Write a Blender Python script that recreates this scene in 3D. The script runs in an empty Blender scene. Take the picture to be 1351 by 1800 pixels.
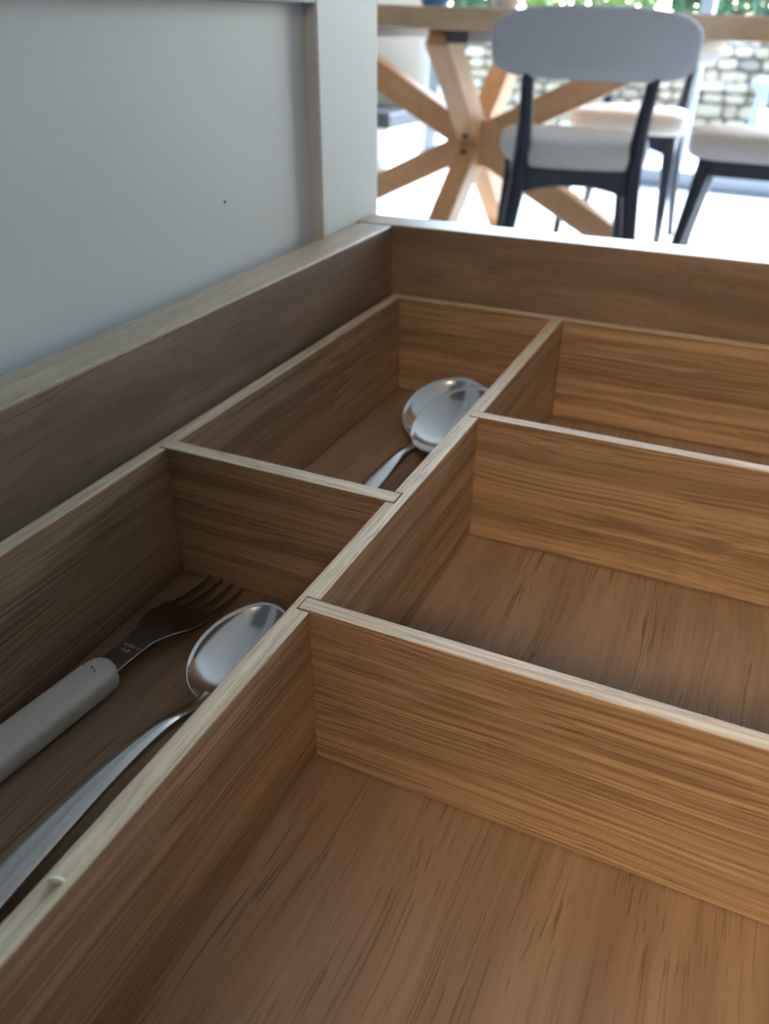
import bpy, bmesh, math, random
from mathutils import Vector, Matrix
random.seed(7)
scene = bpy.context.scene
C = scene.collection

# ------------------------------------------------------------------ camera, world, light, exposure
FPX, PITCH, ROLL, YAW = 1412.77, 0.5472, 0.0056, 0.4305
CAM_Z, TILT = 0.71, 0.028
CAM = Vector((0, 0, CAM_Z))
HEAD = Vector((-math.sin(YAW), math.cos(YAW), 0))
fwd = Vector((-math.sin(YAW)*math.cos(PITCH), math.cos(YAW)*math.cos(PITCH), -math.sin(PITCH)))
rgt = Vector((math.cos(YAW), math.sin(YAW), 0))
upv = rgt.cross(fwd)
rgt, upv = rgt*math.cos(ROLL)+upv*math.sin(ROLL), upv*math.cos(ROLL)-rgt*math.sin(ROLL)
# the pulled-out drawer sags a little to one side: everything in it is built in the drawer's own frame
DRAWER = Matrix.Translation(CAM) @ Matrix.Rotation(-TILT, 4, HEAD)
rot3 = Matrix.Rotation(-TILT, 3, HEAD)
R_, U_, F_ = rot3 @ rgt, rot3 @ upv, rot3 @ fwd
cam_data = bpy.data.cameras.new('camera')
cam = bpy.data.objects.new('camera', cam_data); C.objects.link(cam)
m = Matrix((R_, U_, -F_)).transposed().to_4x4(); m.translation = CAM
cam.matrix_world = m
cam_data.sensor_fit = 'VERTICAL'; cam_data.sensor_height = 36.0
cam_data.lens = FPX/1800*36
cam_data.clip_start = 0.01; cam_data.clip_end = 100
cam_data.dof.use_dof = True
cam_data.dof.focus_distance = 0.30
cam_data.dof.aperture_fstop = cam_data.lens/2.5
scene.camera = cam

world = bpy.data.worlds.new('World'); scene.world = world; world.use_nodes = True
wn, wl = world.node_tree.nodes, world.node_tree.links
wn.clear()
wo = wn.new('ShaderNodeOutputWorld'); bg = wn.new('ShaderNodeBackground'); sky = wn.new('ShaderNodeTexSky')
sky.sky_type = 'NISHITA'; sky.sun_disc = False
sky.sun_elevation = math.radians(40); sky.sun_rotation = math.radians(20)
bg.inputs['Strength'].default_value = 2.0
wl.new(sky.outputs[0], bg.inputs['Color']); wl.new(bg.outputs[0], wo.inputs['Surface'])
sun_d = bpy.data.lights.new('sun', 'SUN'); sun_d.energy = 12.0; sun_d.angle = math.radians(1.5); sun_d.color = (1, 1, 1)
sun = bpy.data.objects.new('sun', sun_d); C.objects.link(sun)
sun.rotation_euler = Vector((-.65, -.85, -.95)).to_track_quat('-Z', 'Y').to_euler()
scene.view_settings.view_transform = 'Standard'; scene.view_settings.look = 'None'
scene.view_settings.exposure = 0.58; scene.view_settings.gamma = 1.0
scene.view_settings.use_curve_mapping = False
scene.cycles.use_denoising = True
scene.cycles.sample_clamp_indirect = 8.0
scene.cycles.max_bounces = 10

# ------------------------------------------------------------------ materials
def new_mat(name):
    mt = bpy.data.materials.new(name); mt.use_nodes = True
    nt = mt.node_tree; b = nt.nodes['Principled BSDF']
    return mt, nt, b

def plain(name, col, rough=.5, metal=0., spec=.5, noise=None, bump=0.):
    mt, nt, b = new_mat(name)
    b.inputs['Base Color'].default_value = (*col, 1); b.inputs['Roughness'].default_value = rough
    b.inputs['Metallic'].default_value = metal; b.inputs['Specular IOR Level'].default_value = spec
    if noise:
        sc, amt = noise
        tc = nt.nodes.new('ShaderNodeTexCoord'); n = nt.nodes.new('ShaderNodeTexNoise')
        n.inputs['Scale'].default_value = sc; n.inputs['Detail'].default_value = 3
        nt.links.new(tc.outputs['Object'], n.inputs['Vector'])
        r = nt.nodes.new('ShaderNodeMix'); r.data_type = 'RGBA'
        r.inputs[6].default_value = (*[c*(1-amt) for c in col], 1); r.inputs[7].default_value = (*[min(1, c*(1+amt)) for c in col], 1)
        nt.links.new(n.outputs['Fac'], r.inputs[0]); nt.links.new(r.outputs[2], b.inputs['Base Color'])
        if bump:
            bp = nt.nodes.new('ShaderNodeBump'); bp.inputs['Strength'].default_value = bump; bp.inputs['Distance'].default_value = .002
            nt.links.new(n.outputs['Fac'], bp.inputs['Height']); nt.links.new(bp.outputs[0], b.inputs['Normal'])
    return mt

def wood(name, light, dark, pore, band=(4, 70), streak=(10, 420), pores=(45, 1500), pore_cut=(.36, .43), band_w=.6,
         rough=.42, warp=.006, pore_amt=.8, clump=0., spec=.5, contrast=(.32, .68)):
    """straight-grained veneer: grain runs along the board's own X axis"""
    mt, nt, b = new_mat(name)
    N, L = nt.nodes, nt.links
    tc = N.new('ShaderNodeTexCoord'); at = N.new('ShaderNodeAttribute'); at.attribute_type = 'OBJECT'; at.attribute_name = 'seed'
    cmb = N.new('ShaderNodeCombineXYZ')
    for i, k in enumerate((1.37, 3.11, 5.23)):
        mm = N.new('ShaderNodeMath'); mm.operation = 'MULTIPLY'; mm.inputs[1].default_value = k
        L.new(at.outputs['Fac'], mm.inputs[0]); L.new(mm.outputs[0], cmb.inputs[i])
    add = N.new('ShaderNodeVectorMath'); add.operation = 'ADD'
    L.new(tc.outputs['Object'], add.inputs[0]); L.new(cmb.outputs[0], add.inputs[1])
    def mapped(vec, s):
        mp = N.new('ShaderNodeVectorMath'); mp.operation = 'MULTIPLY'; mp.inputs[1].default_value = (s[0], s[1], s[1])
        L.new(vec, mp.inputs[0]); return mp.outputs[0]
    def noise(vec, s, det=2, col=False):
        n = N.new('ShaderNodeTexNoise'); n.inputs['Scale'].default_value = 1; n.inputs['Detail'].default_value = det
        L.new(mapped(vec, s), n.inputs['Vector']); return n.outputs['Color' if col else 'Fac']
    w = noise(add.outputs[0], (7, 18), 2, True)
    sub = N.new('ShaderNodeVectorMath'); sub.operation = 'SUBTRACT'; sub.inputs[1].default_value = (.5, .5, .5); L.new(w, sub.inputs[0])
    scl = N.new('ShaderNodeVectorMath'); scl.operation = 'MULTIPLY'; scl.inputs[1].default_value = (0, warp*4, warp*4); L.new(sub.outputs[0], scl.inputs[0])
    v = N.new('ShaderNodeVectorMath'); v.operation = 'ADD'; L.new(add.outputs[0], v.inputs[0]); L.new(scl.outputs[0], v.inputs[1])
    v = v.outputs[0]
    n1, n2, n3 = noise(v, band, 3), noise(v, streak, 2), noise(v, pores, 1)
    def math_(op, a, bb):
        mm = N.new('ShaderNodeMath'); mm.operation = op
        for i, x in enumerate((a, bb)):
            if isinstance(x, (int, float)): mm.inputs[i].default_value = x
            else: L.new(x, mm.inputs[i])
        return mm.outputs[0]
    t = math_('ADD', math_('MULTIPLY', n1, band_w), math_('MULTIPLY', n2, 1-band_w))
    def rng(x, lo, hi, a=0., bb=1.):
        r = N.new('ShaderNodeMapRange'); r.interpolation_type = 'SMOOTHSTEP'
        r.inputs[1].default_value, r.inputs[2].default_value, r.inputs[3].default_value, r.inputs[4].default_value = lo, hi, a, bb
        L.new(x, r.inputs[0]); return r.outputs[0]
    tone = rng(t, *contrast)
    mix = N.new('ShaderNodeMix'); mix.data_type = 'RGBA'
    mix.inputs[6].default_value = (*dark, 1); mix.inputs[7].default_value = (*light, 1); L.new(tone, mix.inputs[0])
    pm = rng(n3, pore_cut[0], pore_cut[1], 1., 0.)
    if clump:
        cl = rng(noise(v, (14, 60), 1), .5-clump, .5+clump*.6, 1., 0.)
        pm = math_('MULTIPLY', pm, cl)
    pm = math_('MULTIPLY', pm, pore_amt)
    mix2 = N.new('ShaderNodeMix'); mix2.data_type = 'RGBA'
    L.new(pm, mix2.inputs[0]); L.new(mix.outputs[2], mix2.inputs[6]); mix2.inputs[7].default_value = (*pore, 1)
    L.new(mix2.outputs[2], b.inputs['Base Color'])
    b.inputs['Roughness'].default_value = rough; b.inputs['Specular IOR Level'].default_value = spec
    bp = N.new('ShaderNodeBump'); bp.inputs['Strength'].default_value = .25; bp.inputs['Distance'].default_value = .0004; bp.invert = True
    L.new(pm, bp.inputs['Height']); L.new(bp.outputs[0], b.inputs['Normal'])
    return mt

M = {}
M['divider'] = wood('oak_divider', (.405, .275, .167), (.195, .122, .070), (.080, .046, .027), band=(2.0, 120), streak=(3.5, 900), band_w=.48, pores=(10, 1700), pore_cut=(.37, .43), pore_amt=.7, clump=.5, warp=.0025, contrast=(.37, .64))
M['tray_floor'] = wood('oak_tray_floor', (.325, .222, .142), (.235, .152, .094), (.040, .024, .015), band=(5, 60), streak=(14, 300), pores=(12, 1050), pore_cut=(.355, .395), pore_amt=.95, clump=.75, warp=.0035, rough=.38)
M['rail'] = wood('oak_rail', (.255, .180, .125), (.160, .108, .074), (.075, .048, .032), band=(6, 42), streak=(9, 200), band_w=.7, pores=(12, 700), pore_cut=(.36, .42), pore_amt=.7, clump=.4, warp=.008, rough=.45)
M['edge'] = wood('oak_edge', (.70, .61, .46), (.42, .34, .23), (.20, .14, .085), band=(8, 260), streak=(12, 900), band_w=.5, pores=(40, 1800), pore_amt=.5, warp=.002, rough=.5)
M['rail_edge'] = wood('oak_rail_edge', (.50, .42, .31), (.36, .295, .205), (.26, .19, .12), band=(10, 160), streak=(20, 500), pores=(60, 900), pore_amt=.5, rough=.35)
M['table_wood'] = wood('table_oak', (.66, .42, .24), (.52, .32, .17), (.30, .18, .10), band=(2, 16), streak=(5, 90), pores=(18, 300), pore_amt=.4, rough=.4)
M['paint'] = plain('door_paint', (.61, .65, .67), .55, spec=.25, noise=(6, .02))
M['cab'] = plain('cabinet_white', (.7, .7, .68), .5, noise=(5, .02))
M['steel'] = plain('polished_steel', (.62, .63, .63), .16, 1., noise=(300, .03))
M['steel_dull'] = plain('brushed_steel', (.24, .25, .25), .2, 1., noise=(300, .05))
M['ivory'] = plain('ivory_plastic', (.62, .61, .56), .35, noise=(40, .02))
M['speck'] = plain('dark_speck', (.12, .09, .06), .6, noise=(500, .1))
M['etch'] = plain('etched_mark', (.75, .76, .77), .55, .6, noise=(500, .1))
M['crumb'] = plain('crumb', (.72, .69, .60), .6, noise=(900, .05))
M['fabric'] = plain('grey_upholstery', (.50, .55, .63), .8, spec=.2, noise=(160, .08), bump=.2)
M['black_wood'] = plain('black_stained_wood', (.012, .022, .045), .38, noise=(25, .25))
M['seat_fabric'] = plain('pale_seat_upholstery', (.62, .63, .645), .8, spec=.2, noise=(160, .06), bump=.2)
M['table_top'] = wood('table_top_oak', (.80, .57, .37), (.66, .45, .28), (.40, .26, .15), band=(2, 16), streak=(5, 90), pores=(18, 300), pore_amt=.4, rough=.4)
M['batten'] = plain('grey_batten', (.09, .09, .095), .5, noise=(20, .1))
M['wall'] = plain('wall_paint', (.74, .72, .66), .8, noise=(3, .02))
M['wall_k'] = plain('grey_blue_wall_paint', (.34, .38, .41), .8, noise=(3, .02))
M['ceil'] = plain('ceiling_paint', (.58, .60, .61), .85, noise=(3, .02))
M['tile'] = plain('pale_floor_tile', (.76, .76, .75), .16, noise=(2.5, .03))
M['grout'] = plain('grey_grout', (.32, .32, .33), .8, noise=(30, .1))
M['frame'] = plain('blue_grey_window_frame', (.30, .36, .44), .4, .2, noise=(10, .05))
M['patio'] = plain('pale_patio_paving', (.72, .70, .66), .7, noise=(4, .08))
M['outdoor'] = plain('pale_blue_garden_paint', (.25, .38, .52), .5, noise=(12, .05))
M['cushion'] = plain('white_cushion', (.82, .84, .84), .8, noise=(20, .04))
M['soil'] = plain('wall_mortar', (.09, .08, .065), .9, noise=(25, .3))
M['blue'] = plain('blue_glaze', (.08, .30, .62), .2, noise=(15, .08))
M['white_glaze'] = plain('white_glaze', (.80, .82, .83), .2, noise=(15, .03))
M['black'] = plain('matt_black', (.03, .034, .045), .45, noise=(15, .2))
M['bark'] = plain('bark', (.13, .09, .06), .9, noise=(20, .3))
STONES = [plain('field_stone', c, .85, noise=(14, .3), bump=.3) for c in ((.19, .155, .11), (.24, .20, .145), (.14, .125, .10), (.28, .25, .195))]
LEAVES = [plain('leaf_green', c, .5, noise=(8, .2)) for c in ((.10, .22, .05), (.22, .36, .08), (.06, .14, .06))]
def glass():
    mt = bpy.data.materials.new('window_glass'); mt.use_nodes = True; nt = mt.node_tree; nt.nodes.clear()
    o = nt.nodes.new('ShaderNodeOutputMaterial'); t = nt.nodes.new('ShaderNodeBsdfTransparent'); g = nt.nodes.new('ShaderNodeBsdfGlossy')
    g.inputs['Roughness'].default_value = .02; t.inputs[0].default_value = (.95, .985, .985, 1)
    mx = nt.nodes.new('ShaderNodeMixShader'); mx.inputs[0].default_value = .05
    nt.links.new(t.outputs[0], mx.inputs[1]); nt.links.new(g.outputs[0], mx.inputs[2]); nt.links.new(mx.outputs[0], o.inputs[0])
    return mt
M['glass'] = glass()
def glow(col, strength):
    mt, nt, b = new_mat('fill_lamp_glow'); b.inputs['Emission Color'].default_value = (*col, 1); b.inputs['Emission Strength'].default_value = strength
    b.inputs['Base Color'].default_value = (.9, .85, .75, 1)
    return mt

# ------------------------------------------------------------------ helpers
class MB:
    def __init__(s): s.v, s.f = [], []
    def add(s, vs, fs):
        n = len(s.v); s.v += [tuple(p) for p in vs]; s.f += [tuple(i+n for i in q) for q in fs]
    def box(s, x0, x1, y0, y1, z0, z1):
        s.add([(x, y, z) for z in (z0, z1) for y in (y0, y1) for x in (x0, x1)],
              [(0, 2, 3, 1), (4, 5, 7, 6), (0, 1, 5, 4), (2, 6, 7, 3), (0, 4, 6, 2), (1, 3, 7, 5)])
    def loft(s, rings, cap=True, closed=True):
        n = len(rings[0]); vs = [p for r in rings for p in r]; fs = []
        for i in range(len(rings)-1):
            for j in range(n if closed else n-1):
                k = (j+1) % n
                fs.append((i*n+j, i*n+k, (i+1)*n+k, (i+1)*n+j))
        if cap: fs += [tuple(reversed(range(n))), tuple(range((len(rings)-1)*n, len(rings)*n))]
        s.add(vs, fs)
    def bar(s, a, b, w, h, up=(0, 0, 1), w2=None, h2=None):
        a, b = Vector(a), Vector(b); d = (b-a).normalized(); u = Vector(up)
        if abs(d.dot(u)) > .99: u = Vector((0, 1, 0))
        r = d.cross(u).normalized(); u = r.cross(d)
        w2, h2 = w2 or w, h2 or h
        s.loft([[p + r*sx*ww/2 + u*sy*hh/2 for sx, sy in ((-1, -1), (1, -1), (1, 1), (-1, 1))] for p, ww, hh in ((a, w, h), (b, w2, h2))])
    def tube(s, pts, rad, n=10, ry=None):
        pts = [Vector(p) for p in pts]; rads = rad if isinstance(rad, (list, tuple)) else [rad]*len(pts)
        rings = []
        for i, p in enumerate(pts):
            d = (pts[min(i+1, len(pts)-1)]-pts[max(i-1, 0)]).normalized()
            r = d.cross(Vector((0, 1, 0)) if abs(d.y) < .9 else Vector((1, 0, 0))).normalized(); u = r.cross(d)
            k = ry or 1
            rings.append([p + r*math.cos(2*math.pi*j/n)*rads[i] + u*math.sin(2*math.pi*j/n)*rads[i]*k for j in range(n)])
        s.loft(rings)
    def lathe(s, prof, n=24):
        s.loft([[(r*math.cos(2*math.pi*j/n), r*math.sin(2*math.pi*j/n), z) for j in range(n)] for r, z in prof])
    def mesh(s, name):
        me = bpy.data.meshes.new(name); me.from_pydata(s.v, [], s.f)
        bm = bmesh.new(); bm.from_mesh(me); bmesh.ops.recalc_face_normals(bm, faces=bm.faces); bm.to_mesh(me); bm.free()
        return me
    def build(s, name, mat, parent=None, smooth=False, bevel=0., seg=2, mw=None):
        me = s.mesh(name); o = bpy.data.objects.new(name, me); C.objects.link(o)
        for mt in (mat if isinstance(mat, (list, tuple)) else [mat]): me.materials.append(mt)
        if smooth: me.polygons.foreach_set('use_smooth', [True]*len(me.polygons))
        if parent: o.parent = parent
        if mw is not None: o.matrix_basis = mw
        if bevel:
            b = o.modifiers.new('bevel', 'BEVEL'); b.width = bevel; b.segments = seg; b.limit_method = 'ANGLE'; b.angle_limit = math.radians(40)
        return o

def tag(o, label=None, cat=None, group=None, kind=None):
    if label: o['label'] = label
    if cat: o['category'] = cat
    if group: o['group'] = group
    if kind: o['kind'] = kind
    return o
def thing(name, mw, label, cat, group=None):
    o = bpy.data.objects.new(name, None); C.objects.link(o); o.matrix_basis = mw; o.empty_display_size = .05
    return tag(o, label, cat, group)
def struct(o): o['kind'] = 'structure'; return o
def copy_tree(o, mw, label):
    def cp(src, par):
        c = src.copy(); C.objects.link(c)
        if par: c.parent = par
        for ch in src.children: cp(ch, c)
        return c
    c = cp(o, None); c.matrix_basis = mw; c['label'] = label
    return c
T = Matrix.Translation
def Rz(deg): return Matrix.Rotation(math.radians(deg), 4, 'Z')

# ------------------------------------------------------------------ the room
X0, X1, Y0, Y1, H = -4.2, 3.6, -3.2, 4.80, 2.55
def slab(name, b, mat, bevel=0):
    mb = MB(); mb.box(*b); return struct(mb.build(name, mat, bevel=bevel))
floor = slab('floor', (X0, X1, Y0, Y1, -.10, -.012), M['grout'])
TS = .60
tm = None
nx, ny = math.ceil((X1-X0)/TS), math.ceil((Y1-Y0)/TS)
mb = MB(); mb.box(-TS/2+.0025, TS/2-.0025, -TS/2+.0025, TS/2-.0025, -.012, 0)
tile0 = mb.build('tile', M['tile'], floor)
tile0.location = (X0+TS/2, Y0+TS/2-.02, 0)
for i in range(nx):
    for j in range(ny):
        if i == j == 0: continue
        t = tile0.copy(); C.objects.link(t); t.location = (X0+TS*(i+.5), Y0-.02+TS*(j+.5), 0); t.parent = floor
slab('ceiling', (X0, X1, Y0, Y1, H, H+.1), M['ceil'])
slab('wall_left', (X0-.15, X0, Y0, Y1, -.1, H+.1), M['wall_k'])
slab('wall_right', (X1, X1+.15, Y0, Y1, -.1, H+.1), M['wall_k'])
slab('wall_back', (X0, X1, Y0-.15, Y0, -.1, H+.1), M['wall_k'])
WX0, WX1, WZ = -2.00, 1.80, 2.30
wf = MB(); wf.box(X0, WX0, Y1, Y1+.2, -.1, H+.1); wf.box(WX1, X1, Y1, Y1+.2, -.1, H+.1); wf.box(WX0, WX1, Y1, Y1+.2, WZ, H+.1)
struct(wf.build('wall_far', M['wall']))
# sliding window wall
win = bpy.data.objects.new('window_1', None); C.objects.link(win); struct(win); win.location = (0, Y1+.06, 0)
def wpart(name, b, mat, bevel=.002):
    mb = MB(); mb.box(*b); return mb.build(name, mat, win, bevel=bevel)
wpart('bottom_rail', (WX0, WX1, -.03, .05, -.02, .085), M['frame'])
wpart('threshold', (WX0, WX1, -.06, .14, -.06, .012), M['frame'])
wpart('top_rail', (WX0, WX1, -.03, .05, WZ-.07, WZ), M['frame'])
wpart('jamb', (WX0, WX0+.05, -.06, .05, 0, WZ), M['white_glaze'])
posts = [WX0+.082, -.515, .80, WX1-.035]
for px in posts: wpart('mullion', (px-.032, px+.032, -.03, .05, .085, WZ-.07), M['frame'])
for a, b in zip(posts[:-1], posts[1:]): wpart('pane', (a+.032, b-.032, .004, .012, .085, WZ-.07), M['glass'], 0)

# ------------------------------------------------------------------ outside
struct(MB.build((lambda mb: (mb.box(-12, 12, Y1+.2, 8.1, -.35, -.15), mb)[1])(MB()), 'patio', M['patio']))
gw = MB(); gw.box(-9, 9, 8.12, 8.5, -.3, .66)
garden_wall = struct(gw.build('garden_wall', M['soil']))
protos = []
for k in range(6):
    rr = random.Random(k); mb = MB()
    n = 8; out = [(math.cos(2*math.pi*j/n)*(1+rr.uniform(-.12, .12)), math.sin(2*math.pi*j/n)*(1+rr.uniform(-.15, .1))) for j in range(n)]
    def ring(sx, y): return [(max(-.5, min(.5, .62*ox*sx)), y+rr.uniform(-.02, .02), max(-.5, min(.5, .62*oz*sx))) for ox, oz in out]
    mb.loft([ring(1, .3), ring(1, -.25), ring(.72, -.5)])
    protos.append(mb.mesh('stone'))
    protos[-1].materials.append(STONES[k % 4])
z, row = -.15, 0
while z < .66:
    hh = random.uniform(.075, .115); x = -4.4 + random.uniform(0, .2)
    while x < .6:
        ww = random.uniform(.10, .25)
        s = bpy.data.objects.new('stone', random.choice(protos)); C.objects.link(s); s.parent = garden_wall
        s.location = (x+ww/2, 8.12, z+hh/2); s.scale = (ww*.98, random.uniform(.10, .16), hh*.97)
        x += ww
    z += hh
def shrub(x, y, r, hgt, mat, n, seed, label):
    rr = random.Random(seed)
    root = thing('garden_shrub', T((x, y, -.15)), label, 'shrub', 'shrubs above the garden wall')
    st = MB(); st.tube([(0, 0, 0), (.03, 0, hgt*.4), (0, .02, hgt*.7)], [.05, .04, .02], 8); st.build('stem', M['bark'], root)
    lf = MB()
    for _ in range(n):
        d = Vector((rr.gauss(0, 1), rr.gauss(0, 1), rr.gauss(0, 1))).normalized()*r*rr.uniform(.6, 1)**.5
        c = Vector((d.x, d.y, hgt*.62+d.z*hgt*.42/r)); a = Vector((rr.gauss(0, 1), rr.gauss(0, 1), rr.gauss(0, 1))).normalized(); b = a.orthogonal().normalized()
        l, w = rr.uniform(.05, .10), rr.uniform(.03, .05)
        nn = a.cross(b)*.01
        lf.add([c-a*l, c+b*w+nn, c+a*l, c-b*w+nn], [(0, 1, 2), (0, 2, 3)])
    f = lf.build('foliage', mat, root); f['kind'] = 'stuff'
for k, (x, y, r, hg, mi, lab) in enumerate((
        (-3.65, 9.7, .72, 2.2, 2, 'dark green shrub behind the wall, left of the grey chair back'),
        (-2.15, 9.6, .70, 2.3, 1, 'bright green shrub behind the wall, above the grey chair back'),
        (-.75, 9.6, .62, 2.1, 2, 'dark green shrub behind the wall, right of the window mullion'),
        (.55, 9.6, .6, 2.3, 0, 'mid green shrub behind the wall, farthest right'))):
    shrub(x, y, r, hg, LEAVES[mi], 2600, k, lab)
# garden armchair on the patio
gc = thing('garden_armchair', T((.05, 6.3, -.15)) @ Rz(90), 'pale blue garden armchair with white cushion out on the patio', 'chair')
for sx in (-1, 1):
    a = MB(); a.box(sx*.30-.035, sx*.30+.035, -.30, .34, .60, .63); a.build('armrest', M['outdoor'], gc, bevel=.006)
    for sy, ly in ((-1, -.24), (1, .27)):
        l = MB(); l.bar((sx*.31, ly*1.12, 0), (sx*.30, ly, .60), .045, .045); l.build('leg', M['outdoor'], gc, bevel=.004)
    b = MB(); b.tube([(sx*.30, .20, .59), (sx*.30, .12, .53), (sx*.30, .08, .45), (sx*.30, .07, .36)], .014, 8); b.build('brace', M['outdoor'], gc, smooth=True)
b = MB(); b.box(-.28, .28, -.26, .28, .30, .34); b.build('seat_frame', M['outdoor'], gc, bevel=.004)
b = MB(); b.box(-.27, .27, -.22, .29, .34, .44); b.build('seat_cushion', M['cushion'], gc, bevel=.03, seg=3)
b = MB(); b.bar((0, -.25, .36), (0, -.42, .95), .54, .09, up=(0, 1, 0)); b.build('back_cushion', M['cushion'], gc, bevel=.03, seg=3)

# ------------------------------------------------------------------ dining table
TX, TY = -1.0, 2.95
tb = thing('dining_table', T((TX, TY, 0)), 'thick oak dining table on crossed timber legs', 'table')
b = MB(); b.box(-1.15, 1.05, -.53, .53, .698, .753); o = b.build('tabletop', M['table_top'], tb, bevel=.004); o['seed'] = 3.3
def timber(a, c, w, t, name, up, seed):
    a, c = Vector(a), Vector(c); L = (c-a).length; d = (c-a).normalized(); u = Vector(up); r = u.cross(d).normalized(); u = d.cross(r)
    mb = MB(); mb.box(0, L, -w/2, w/2, -t/2, t/2)
    o = mb.build(name, M['table_wood'], tb, bevel=.003); o['seed'] = seed
    mm = Matrix((d, r, u)).transposed().to_4x4(); mm.translation = a; o.matrix_basis = mm
    return o
for k, (a, c, up) in enumerate((
        ((-.65, 0, .69), (.65, 0, .035), (0, 1, 0)), ((.65, 0, .69), (-.65, 0, .035), (0, 1, 0)),
        ((0, -.40, .69), (0, .40, .035), (1, 0, 0)), ((0, .40, .69), (0, -.40, .035), (1, 0, 0)))):
    timber(a, c, .085, .075, 'leg', up, 5+k*1.7)
mb = MB(); mb.box(-.085, .085, -.052, .052, .29, .435); o = mb.build('hub_block', M['table_wood'], tb, bevel=.003); o['seed'] = 2.2
for bx in (-.38, .06, .69):
    mb = MB(); mb.box(bx-.035, bx+.035, -.42, .42, .665, .698); mb.build('batten', M['batten'], tb, bevel=.003)
for bz in (.335, .390):
    mb = MB(); mb.loft([[(-.004+.011*math.cos(q*math.pi/5), -.106+dy, bz+.011*math.sin(q*math.pi/5)) for q in range(10)] for dy in (0, .02)]); mb.build('bolt', M['black'], tb)

# ------------------------------------------------------------------ dining chairs
def superell(n, p, a, b):
    out = []
    for j in range(n):
        t = 2*math.pi*j/n; c, s = math.cos(t), math.sin(t)
        out.append((a*math.copysign(abs(c)**(2/p), c), b*math.copysign(abs(s)**(2/p), s)))
    return out
def make_chair(mw, label):
    ch = thing('dining_chair', mw, label, 'chair', 'upholstered dining chairs around the table')
    # seat
    def seat_ring(k, z, dy=0):
        return [(x*k*(1.0+.12*(y/.21)), y*k+dy, z) for x, y in superell(40, 4.5, .195, .215)]
    s = MB(); s.loft([seat_ring(.93, .405), seat_ring(.985, .412), seat_ring(1, .43), seat_ring(1, .448), seat_ring(.975, .462), seat_ring(.90, .470), seat_ring(.6, .474)])
    s.build('seat', M['seat_fabric'], ch, smooth=True)
    # backrest
    bk = MB(); n, rr = 44, [0, .35, .65, .85, .94, .98, 1.0]
    def pt(r, q, side):
        x, z = q[0]*r, q[1]*r
        th = .022*math.sqrt(max(0, 1-r**5))
        return (x, -.262 + .9*x*x + side*th - .10*z, .683+z - .10*x*x)
    q = superell(n, 3.6, .242, .076)
    rings = [[pt(r, p, -1) for p in q] for r in rr[1:]] + [[pt(r, p, 1) for p in q] for r in reversed(rr[1:-1])]
    bk.loft(rings); bk.build('backrest', M['fabric'], ch, smooth=True)
    for sx in (-1, 1):
        l = MB(); l.tube([(sx*.150, -.243, .70), (sx*.148, -.240, .64), (sx*.142, -.205, .52), (sx*.140, -.188, .43), (sx*.144, -.192, .36), (sx*.168, -.225, .15), (sx*.185, -.250, 0)],
                         [.014, .015, .018, .022, .022, .017, .013], 12); l.build('leg', M['black_wood'], ch, smooth=True)
        l = MB(); l.tube([(sx*.160, .150, .405), (sx*.165, .158, .34), (sx*.180, .185, .15), (sx*.190, .200, 0)], [.024, .022, .017, .012], 12); l.build('leg', M['black_wood'], ch, smooth=True)
        l = MB(); l.bar((sx*.145, -.19, .382), (sx*.162, .15, .382), .022, .046); l.build('side_rail', M['black_wood'], ch, bevel=.004)
    def arch(y, hw, name):
        a = MB(); N = 12; rings = []
        for i in range(N+1):
            x = -hw+2*hw*i/N; k = abs(x/hw)**2.5
            zb = .366-.030*k
            rings.append([(x, y-.012, zb), (x, y+.012, zb), (x, y+.012, .405), (x, y-.012, .405)])
        a.loft(rings); a.build(name, M['black_wood'], ch, bevel=.003)
    arch(-.19, .145, 'rear_rail'); arch(.15, .162, 'front_rail')
    return ch
def chair_mw(x, y, yaw): return T((x, y, 0)) @ Rz(yaw)
chair1 = make_chair(chair_mw(-.525, 2.39, 16), 'grey upholstered dining chair with its back to the drawer, in front of the table')
copy_tree(chair1, chair_mw(-.535, 3.36, 180), 'dining chair with a pale seat across the table, facing the drawer')
copy_tree(chair1, chair_mw(-.05, 2.83, 90), 'dining chair with a pale seat at the right end of the table, side on')

# low bench by the far wall
bn = thing('low_bench', T((-2.55, 4.52, 0)), 'low white bench with a black top against the far wall', 'bench')
b = MB(); b.box(-.6, .6, -.22, .22, 0, .225); b.build('body', M['cab'], bn, bevel=.004)
b = MB(); b.box(-.61, .61, -.23, .23, .225, .30); b.build('top', M['black'], bn, bevel=.01)
b = MB(); b.box(.57, .60, -.228, -.22, .0, .22); b.build('trim_strip', M['white_glaze'], bn)

# crockery on the table top
def mug(x, y, mat, h, r, label):
    o = thing('mug', T((x, y, .753)), label, 'mug')
    b = MB(); b.lathe([(r*.8, 0), (r, .01), (r, h), (r*.92, h), (r*.90, .012), (.004, .010)]); b.build('body', mat, o, smooth=True)
    b = MB(); b.tube([(r*.95, 0, h*.8), (r*1.5, 0, h*.75), (r*1.65, 0, h*.5), (r*1.5, 0, h*.25), (r*.95, 0, h*.2)], .006, 8); b.build('handle', mat, o, smooth=True)
mug(-1.05, 2.62, M['blue'], .095, .042, 'blue mug on the table, left of the grey chair back')
mug(-.86, 2.70, M['white_glaze'], .09, .042, 'white mug on the table, right of the blue mug')

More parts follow.
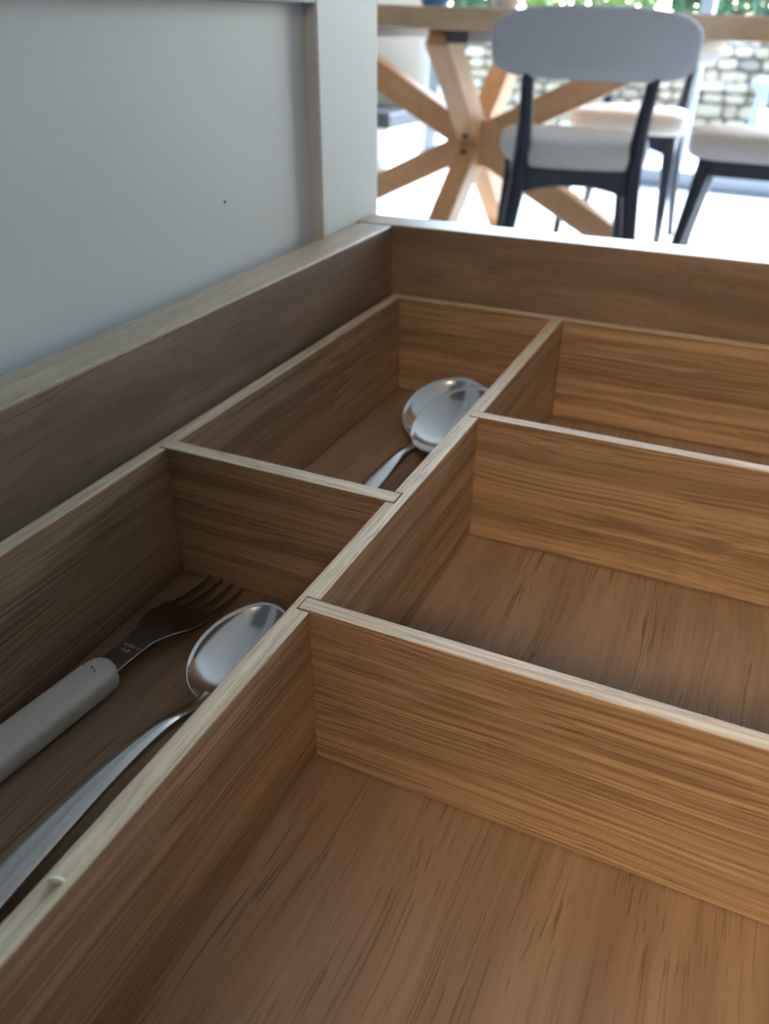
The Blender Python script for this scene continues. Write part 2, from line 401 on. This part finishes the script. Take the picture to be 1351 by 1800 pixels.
# ------------------------------------------------------------------ drawer (in the drawer's own frame, camera = origin)
def frame_at(x, y, z): return DRAWER @ T((x, y, z))
def board(name, b, along, parent, base, mats, seed, notches=(), bevel=.0007, lift=0.):
    """upright board of footprint b=(x0,x1,y0,y1,z0,z1), grain along its length; notches=(lo,hi,side,depth) cut into its sides"""
    x0, x1, y0, y1, z0, z1 = b
    cx, cy = (x0+x1)/2, (y0+y1)/2
    if along == 'x': l0, l1, t0, t1 = x0-cx, x1-cx, y0-cy, y1-cy
    else: l0, l1, t0, t1 = y0-cy, y1-cy, -(x1-cx), -(x0-cx)
    # footprint, counter-clockwise, in local (length, thickness)
    lo, hi = [(l0, t0)], []
    pts = [(l0, t0)]
    for a, c, side, dp in sorted((n for n in notches if n[2] < 0), key=lambda n: n[0]):
        pts += [(a, t0), (a, t0+dp), (c, t0+dp), (c, t0)]
    pts += [(l1, t0), (l1, t1)]
    for a, c, side, dp in sorted((n for n in notches if n[2] > 0), key=lambda n: -n[0]):
        pts += [(c, t1), (c, t1-dp), (a, t1-dp), (a, t1)]
    pts += [(l0, t1)]
    n = len(pts); mb = MB()
    mb.loft([[(p[0], p[1], 0) for p in pts], [(p[0], p[1], z1-z0) for p in pts]])
    o = mb.build(name, mats, parent, bevel=bevel)
    for p in o.data.polygons:
        if p.normal.z > .9: p.material_index = len(mats)-1
    o.matrix_basis = T((cx-base[0], cy-base[1], z0-base[2])) @ (Matrix() if along == 'x' else Rz(90))
    o['seed'] = seed
    return o

zF, zT = -.2549, -.1800            # tray floor, divider tops
cL, cR = -.1267, -.1187            # long divider
oLi, oLo = -.2458, -.2540          # tray left wall
yN0, yN1 = .1949, .2019            # near cross divider
yL0, yL1 = .2772, .2859            # cross divider between the cutlery compartments
yT0, yT1 = .3779, .3849
yO0, yO1 = .5599, .5685            # tray far wall
oRi, oRo = .300, .308              # tray right wall
oNi, oNo = -.080, -.088            # tray near wall
rLi, rLo, rFi, rFo, zR = -.2583, -.2854, .5740, .6044, -.1301
rRi, rRo, rNi, rNo = .3125, .3395, -.0925, -.1195

base = (.02, .24, -.285)
dr = thing('drawer', frame_at(*base), 'open wooden drawer box with pale top edges', 'drawer')
RM = [M['rail'], M['rail_edge']]
board('far_side_panel', (rLo-.003, rRo, rFi, rFo, -.285, zR), 'x', dr, base, RM, 11.0, bevel=.0012)
board('left_panel', (rLo, rLi, rNo, rFi-.0006, -.285, zR-.0004), 'y', dr, base, RM, 23.4, bevel=.0012)
board('right_panel', (rRi, rRo, rNo, rFi-.0006, -.285, zR-.0004), 'y', dr, base, RM, 31.7, bevel=.0012)
board('near_side_panel', (rLi+.0005, rRi-.0005, rNo, rNi, -.285, zR-.0004), 'x', dr, base, RM, 42.1, bevel=.0012)
board('base_panel', (rLi+.0005, rRi-.0005, rNi+.0005, rFi-.0008, -.285, -.272), 'y', dr, base, [M['rail'], M['rail']], 5.1, bevel=0)

tbase = (.02, .24, -.2716)
tr = thing('cutlery_tray', frame_at(*tbase), 'oak divider tray with five open compartments fitted inside the drawer', 'tray')
board('tray_floor', (oLo+.0004, oRo-.0004, oNo+.0004, yO1-.0004, -.2714, zF), 'y', tr, tbase, [M['tray_floor'], M['tray_floor']], 8.8, bevel=0)
DM = [M['divider'], M['edge']]
zB = zF+.0009
g = .0007
def ny(y, a, b): return y-(a+b)/2
# long divider: notched for the cross dividers (local thickness axis: + is towards -X, - is towards +X)
ya, yb = oNi+.0003, yO0+.003
mid = (ya+yb)/2
board('long_divider', (cL, cR, ya, yb, zB, zT), 'y', tr, tbase, DM, 14.2,
      notches=[(yN0-mid-g*.4, yN1-mid+g, -1, .0052), (yT0-mid-g*.4, yT1-mid+g, -1, .0052), (yL0-mid-g*.4, yL1-mid+g, 1, .0040)], bevel=.0005)
lm = (oNo+yO1)/2
board('left_wall', (oLo, oLi, oNo, yO1, zB, zT), 'y', tr, tbase, DM, 27.9, notches=[(yL0-lm-g*.3, yL1-lm+g*.3, -1, .0046)], bevel=.0005)
fm = (oLi+oRi)/2
board('far_wall', (oLi+.0003, oRi-.0003, yO0, yO1-.0002, zB, zT), 'x', tr, tbase, DM, 35.6, notches=[(cL-fm-.0003, cR-fm+.0003, -1, .0035)], bevel=.0005)
board('near_wall', (oLi+.0003, oRi-.0003, oNo, oNi, zB, zT), 'x', tr, tbase, DM, 61.6, bevel=.0005)
board('right_wall', (oRi, oRo, oNo, yO1, zB, zT), 'y', tr, tbase, DM, 73.3, bevel=.0005)
board('cross_divider', (cR-.0049, oRi-.0004, yN0, yN1, zB, zT+.0003), 'x', tr, tbase, DM, 48.3, bevel=.0005)
board('cross_divider', (cR-.0049, oRi-.0004, yT0, yT1, zB, zT+.0003), 'x', tr, tbase, DM, 52.7, bevel=.0005)
board('cross_divider', (oLi-.0043, cL+.0037, yL0, yL1, zB, zT+.0003), 'x', tr, tbase, DM, 57.1, bevel=.0005)

# white panelled door standing along the drawer's left side
DX = rLo-.004
dbase = (DX-.011, .25, -.29)
dw = thing('cabinet_door', frame_at(*dbase), 'white panelled cabinet door standing upright along the left of the drawer', 'door')
DY1, DYs, DZr = .614, .523, .010
def dpart(name, x0, x1, y0, y1, z0, z1, bev=.0015):
    mb = MB(); mb.box(x0-dbase[0], x1-dbase[0], y0-dbase[1], y1-dbase[1], z0-dbase[2], z1-dbase[2]); return mb.build(name, M['paint'], dw, bevel=bev)
dpart('stile', DX-.022, DX, DYs, DY1, -.29, .13)
dpart('stile', DX-.022, DX, -.16, -.06, -.29, .13)
dpart('top_rail', DX-.022, DX, -.06, DYs, DZr, .13)
dpart('bottom_rail', DX-.022, DX, -.06, DYs, -.29, -.2)
dpart('panel', DX-.018, DX-.009, -.062, DYs+.002, -.202, DZr+.002)
mb = MB(); mb.lathe([(.0008, 0), (.0011, .0003), (.0004, .0007)], 8); mk = mb.build('paint_chip', M['speck'], dw)

# cabinet carcass below that carries the drawer
cb = thing('base_cabinet', T((0, 0, 0)), 'white kitchen base cabinet carrying the open drawer', 'cabinet')
cz = CAM_Z-.285-.012
cm = MB(); cm.box(-.42, .40, -.16, .50, .10, cz-.02); o = cm.build('body', M['cab'], cb, bevel=.003); o.matrix_basis = Rz(0)
cm = MB(); cm.box(-.40, .38, -.12, .46, 0, .10); cm.build('plinth', M['black'], cb)
cm = MB(); cm.box(-.40, .38, .50, .518, .13, cz-.05); cm.build('front', M['paint'], cb, bevel=.002)

# ------------------------------------------------------------------ cutlery
def handle_loft(path, n=14):
    """path: (x, y, z, width, thick) centre line points; returns rings"""
    mb = MB(); rings = []
    for i, (x, y, z, w, t) in enumerate(path):
        a, c = path[max(i-1, 0)], path[min(i+1, len(path)-1)]
        d = Vector((c[0]-a[0], c[1]-a[1], c[2]-a[2])).normalized(); r = d.cross(Vector((0, 0, 1))).normalized(); u = r.cross(d)
        rings.append([Vector((x, y, z)) + r*px + u*pz for px, pz in superell(n, 2.4, w/2, t/2)])
    mb.loft(rings); return mb
def smooth_path(keys, steps=8):
    out = []
    K = [Vector(k) for k in keys]
    for i in range(len(K)-1):
        p0, p1, p2, p3 = K[max(i-1, 0)], K[i], K[i+1], K[min(i+2, len(K)-1)]
        for s in range(steps):
            t = s/steps
            out.append(tuple(.5*((2*p1)+(p2-p0)*t+(2*p0-5*p1+4*p2-p3)*t*t+(3*p1-p0-3*p2+p3)*t**3)))
    out.append(tuple(K[-1])); return out
def spoon(name, mw, label, bl, bw, depth, keys, egg=.18, mat='steel', group=None):
    """bowl centred at local origin, tip towards +Y, rim in the z=0 plane; handle keys (x,y,z,w,t) run from the neck"""
    sp = thing(name, mw, label, 'spoon', group)
    n, th = 56, .0012
    def rim(t):
        y = math.sin(t); x = math.cos(t)
        return Vector((x*bw/2*(1-egg*y*.5-egg*.3*y*y), y*bl/2, 0))
    rs = [.12, .28, .44, .60, .74, .86, .94, 1.0]
    def P(r, t, off):
        q = rim(t)*r; d = depth*(1-r**2.3)**.9
        q.z = -d - off + .0015*math.sin(t)*r
        return q
    rings = [[P(r, 2*math.pi*j/n, 0) for j in range(n)] for r in rs]
    e = [[rim(2*math.pi*j/n)*(1+.0006/(bw/2)) + Vector((0, 0, -th*.5)) for j in range(n)]]
    rings += e + [[P(r, 2*math.pi*j/n, th) for j in range(n)] for r in reversed(rs)]
    mb = MB(); mb.loft(rings); mb.build('bowl', M[mat], sp, smooth=True)
    handle_loft(smooth_path(keys)).build('handle', M[mat], sp, smooth=True)
    return sp
def euler_m(x, y, z, rx, ry, rz): return frame_at(x, y, z) @ Rz(rz) @ Matrix.Rotation(math.radians(rx), 4, 'X') @ Matrix.Rotation(math.radians(ry), 4, 'Y')

def abs_spoon(name, pose, label, bl, bw, depth, keys, **kw):
    mw = euler_m(*pose); inv = mw.inverted()
    loc = []
    for x, y, z, w, t in keys:
        q = inv @ (DRAWER @ Vector((x, y, zF+z))); loc.append((q.x, q.y, q.z, w, t))
    return spoon(name, mw, label, bl, bw, depth, loc, **kw)
abs_spoon('table_spoon', (-.1708, .2214, zF+.0172, 9.2, 3.7, -.9), 'polished steel tablespoon beside the fork, its bowl by the long divider', .0575, .0412, .0085,
    [(-.1705, .1975, .0105, .0105, .0022), (-.1705, .191, .0124, .0076, .0032), (-.1705, .181, .0160, .0062, .0038), (-.1715, .165, .0205, .0070, .0038), (-.1755, .142, .0195, .0105, .0034), (-.1815, .110, .0140, .0150, .0028), (-.1865, .080, .0080, .0185, .0024), (-.190, .055, .0035, .0185, .0022), (-.191, .049, .0025, .010, .0018)])
abs_spoon('tea_spoon', (-.1455, .2330, zF+.0075, 0, 0, -1), 'steel spoon tucked under the tablespoon, against the long divider', .050, .032, .006,
    [(-.1455, .211, .0045, .007, .0022), (-.1455, .200, .0065, .0056, .0030), (-.146, .188, .009, .0056, .003), (-.148, .150, .0065, .010, .0024), (-.150, .108, .0025, .0145, .002), (-.1502, .100, .0018, .008, .0016)])
abs_spoon('serving_spoon', (-.1767, .4920, zF+.0218, 17.6, 3.5, -4.7), 'round steel serving spoon lying lower, its handle in sight', .0705, .062, .0130,
    [(-.1800, .4640, .0085, .010, .0024), (-.1805, .4550, .0105, .0072, .0036), (-.1815, .4440, .0150, .0066, .0044), (-.1835, .425, .0165, .0080, .0040), (-.1870, .392, .0125, .0120, .0034), (-.191, .345, .0060, .0165, .0026), (-.193, .305, .0030, .019, .0022), (-.1932, .298, .0025, .010, .0018)], egg=.04, group='round serving spoons in the far compartment')
abs_spoon('serving_spoon', (-.1552, .4450, zF+.0395, 15, -10, -2.8), 'round steel serving spoon on top, against the long divider', .0680, .0550, .0120,
    [(-.1550, .4190, .0265, .010, .0024), (-.1545, .4100, .0280, .0072, .0036), (-.1540, .399, .0295, .0066, .0044), (-.1535, .390, .0265, .0080, .0040), (-.1490, .355, .0190, .0120, .0034), (-.1455, .315, .0110, .0165, .0026), (-.1450, .296, .0080, .010, .0018)], egg=.04, group='round serving spoons in the far compartment')

# fork: steel head with four tines, ivory handle
fk = thing('fork', euler_m(-.2245, .1950, zF, 0, 0, -6), 'steel fork with an ivory plastic handle lying next to the tablespoon', 'fork')
def flat_loft(keys, th=.0018, n=2):
    mb = MB(); rings = []
    for (y, z, xl, xr) in keys:
        rings.append([(xl, y, z), (xl+.0006, y, z+th*.5), (xr-.0006, y, z+th*.5), (xr, y, z), (xr-.0006, y, z-th*.5), (xl+.0006, y, z-th*.5)])
    mb.loft(rings); return mb
hk = smooth_path([(-.030, .0085, -.0070, .0070), (-.006, .0085, -.0072, .0072), (.012, .0088, -.0068, .0068), (.022, .0092, -.0078, .0078), (.030, .0090, -.0110, .0110), (.037, .0078, -.0138, .0138), (.044, .0062, -.0146, .0146), (.052, .0046, -.0145, .0145)])
flat_loft(hk).build('head', M['steel_dull'], fk, smooth=False, bevel=.0003)
for k in range(4):
    c = -.0145+.0036+ k*.00727
    w = .0050
    flat_loft(smooth_path([(.051, .0048, c-w/2, c+w/2), (.060, .0032, c-w/2+.0002, c+w/2-.0002), (.070, .0030, c-w/2+.0007, c+w/2-.0007), (.078, .0042, c-.0011, c+.0011), (.0795, .0045, c-.0008, c+.0008)])).build('tine', M['steel_dull'], fk, bevel=.0002)
hb = MB(); rings = []
for y, k, dz in [(.0005, .30, 0), (-.0003, .62, 0), (-.002, .82, 0), (-.005, .95, 0), (-.009, 1, 0), (-.03, 1.03, 0), (-.06, 1.06, 0), (-.095, 1.10, 0), (-.108, 1.0, 0), (-.114, .7, 0), (-.116, .3, 0)]:
    rings.append([(px, y, .0068+pz) for px, pz in superell(24, 3.4, .0092*k, .0062*min(1, .75+.25*k))])
hb.loft(rings); hd = hb.build('handle', M['ivory'], fk, smooth=True)
for k, (sx, sy) in enumerate(((-.0052, -.0088), (-.0016, -.0076), (.0006, -.0082), (.0018, -.0090))):
    mb = MB(); mb.lathe([(.0003, 0), (.00045, .0001), (.0002, .0002)], 8); s = mb.build('speck', M['speck'], hd); s.location = (sx, sy, .0129); s.scale = (1.3, .8, 1)
em = MB(); rr = random.Random(3)
for row, (y, nchar) in enumerate(((.0135, 8), (.0100, 4))):
    for k in range(nchar):
        x = (k-(nchar-1)/2)*.0011
        for _ in range(2):
            a = (x+rr.uniform(-.0003, .0003), y+rr.uniform(-.0008, 0), .01005); c = (a[0]+rr.uniform(.0001, .0005), a[1]+rr.uniform(.0006, .0013), .01005)
            em.bar(a, c, .00014, .0001)
em.build('engraving', M['etch'], fk)
# crumb on the long divider
mb = MB(); mb.lathe([(.0002, -.0022), (.0007, -.0016), (.0009, 0), (.0008, .0012), (.0002, .0021)], 10)
cr = mb.build('crumb', M['crumb'], smooth=True); cr.matrix_basis = frame_at(-.1226, .0763, zT+.0008) @ Rz(20) @ Matrix.Rotation(math.radians(90), 4, 'Y')
tag(cr, 'small white crumb lying on the long divider top', 'crumb')

# paint chip on the door panel
mk.matrix_basis = T((DX-.009-dbase[0], .419-dbase[1], -.092-dbase[2])) @ Matrix.Rotation(math.radians(90), 4, 'Y')

# fridge-shaped block added out of frame, behind left, to shade the left compartments
tf = thing('light_blocker', T((-.61, -.56, 0)), 'added fridge-shaped dark block behind the drawer, shading its left side', 'light blocker')
b = MB(); b.box(-.70, .70, -.30, .28, .06, 2.05); b.build('body', M['black'], tf, bevel=.006)
b = MB(); b.box(-.66, .66, -.26, .24, 0, .06); b.build('plinth', M['black'], tf)
b = MB(); b.box(-.695, .695, .285, .315, .10, 1.98); b.build('door', M['black'], tf, bevel=.006)
b = MB(); b.bar((.60, .34, .8), (.60, .34, 1.5), .025, .025); b.build('handle', M['steel_dull'], tf, bevel=.004)

# ------------------------------------------------------------------ pendant-shaped fill lamp, added out of frame behind right to warm the tray
lx, ly, lz = .40, -1.10, 1.50
pl = thing('fill_lamp', T((lx, ly, 0)), 'added warm fill lamp shaped as a pendant, behind the drawer', 'fill lamp')
b = MB(); b.tube([(0, 0, lz+.18), (0, 0, H)], .004, 8); b.build('cord', M['black'], pl)
b = MB(); b.lathe([(.03, lz+.18), (.05, lz+.17), (.24, lz+.02), (.245, lz), (.238, lz), (.045, lz+.155), (.02, lz+.16)]); b.build('shade', M['black'], pl, smooth=True)
b = MB(); b.lathe([(.01, lz+.02), (.05, lz+.04), (.06, lz+.08), (.04, lz+.13), (.02, lz+.15)]); b.build('bulb', glow((1, .72, .42), 6), pl, smooth=True)
ld = bpy.data.lights.new('fill_light', 'AREA'); ld.shape = 'DISK'; ld.size = .46; ld.energy = 31; ld.color = (1, .72, .45)
lo = bpy.data.objects.new('fill_light', ld); C.objects.link(lo); lo.parent = pl; lo.location = (0, 0, lz-.005)
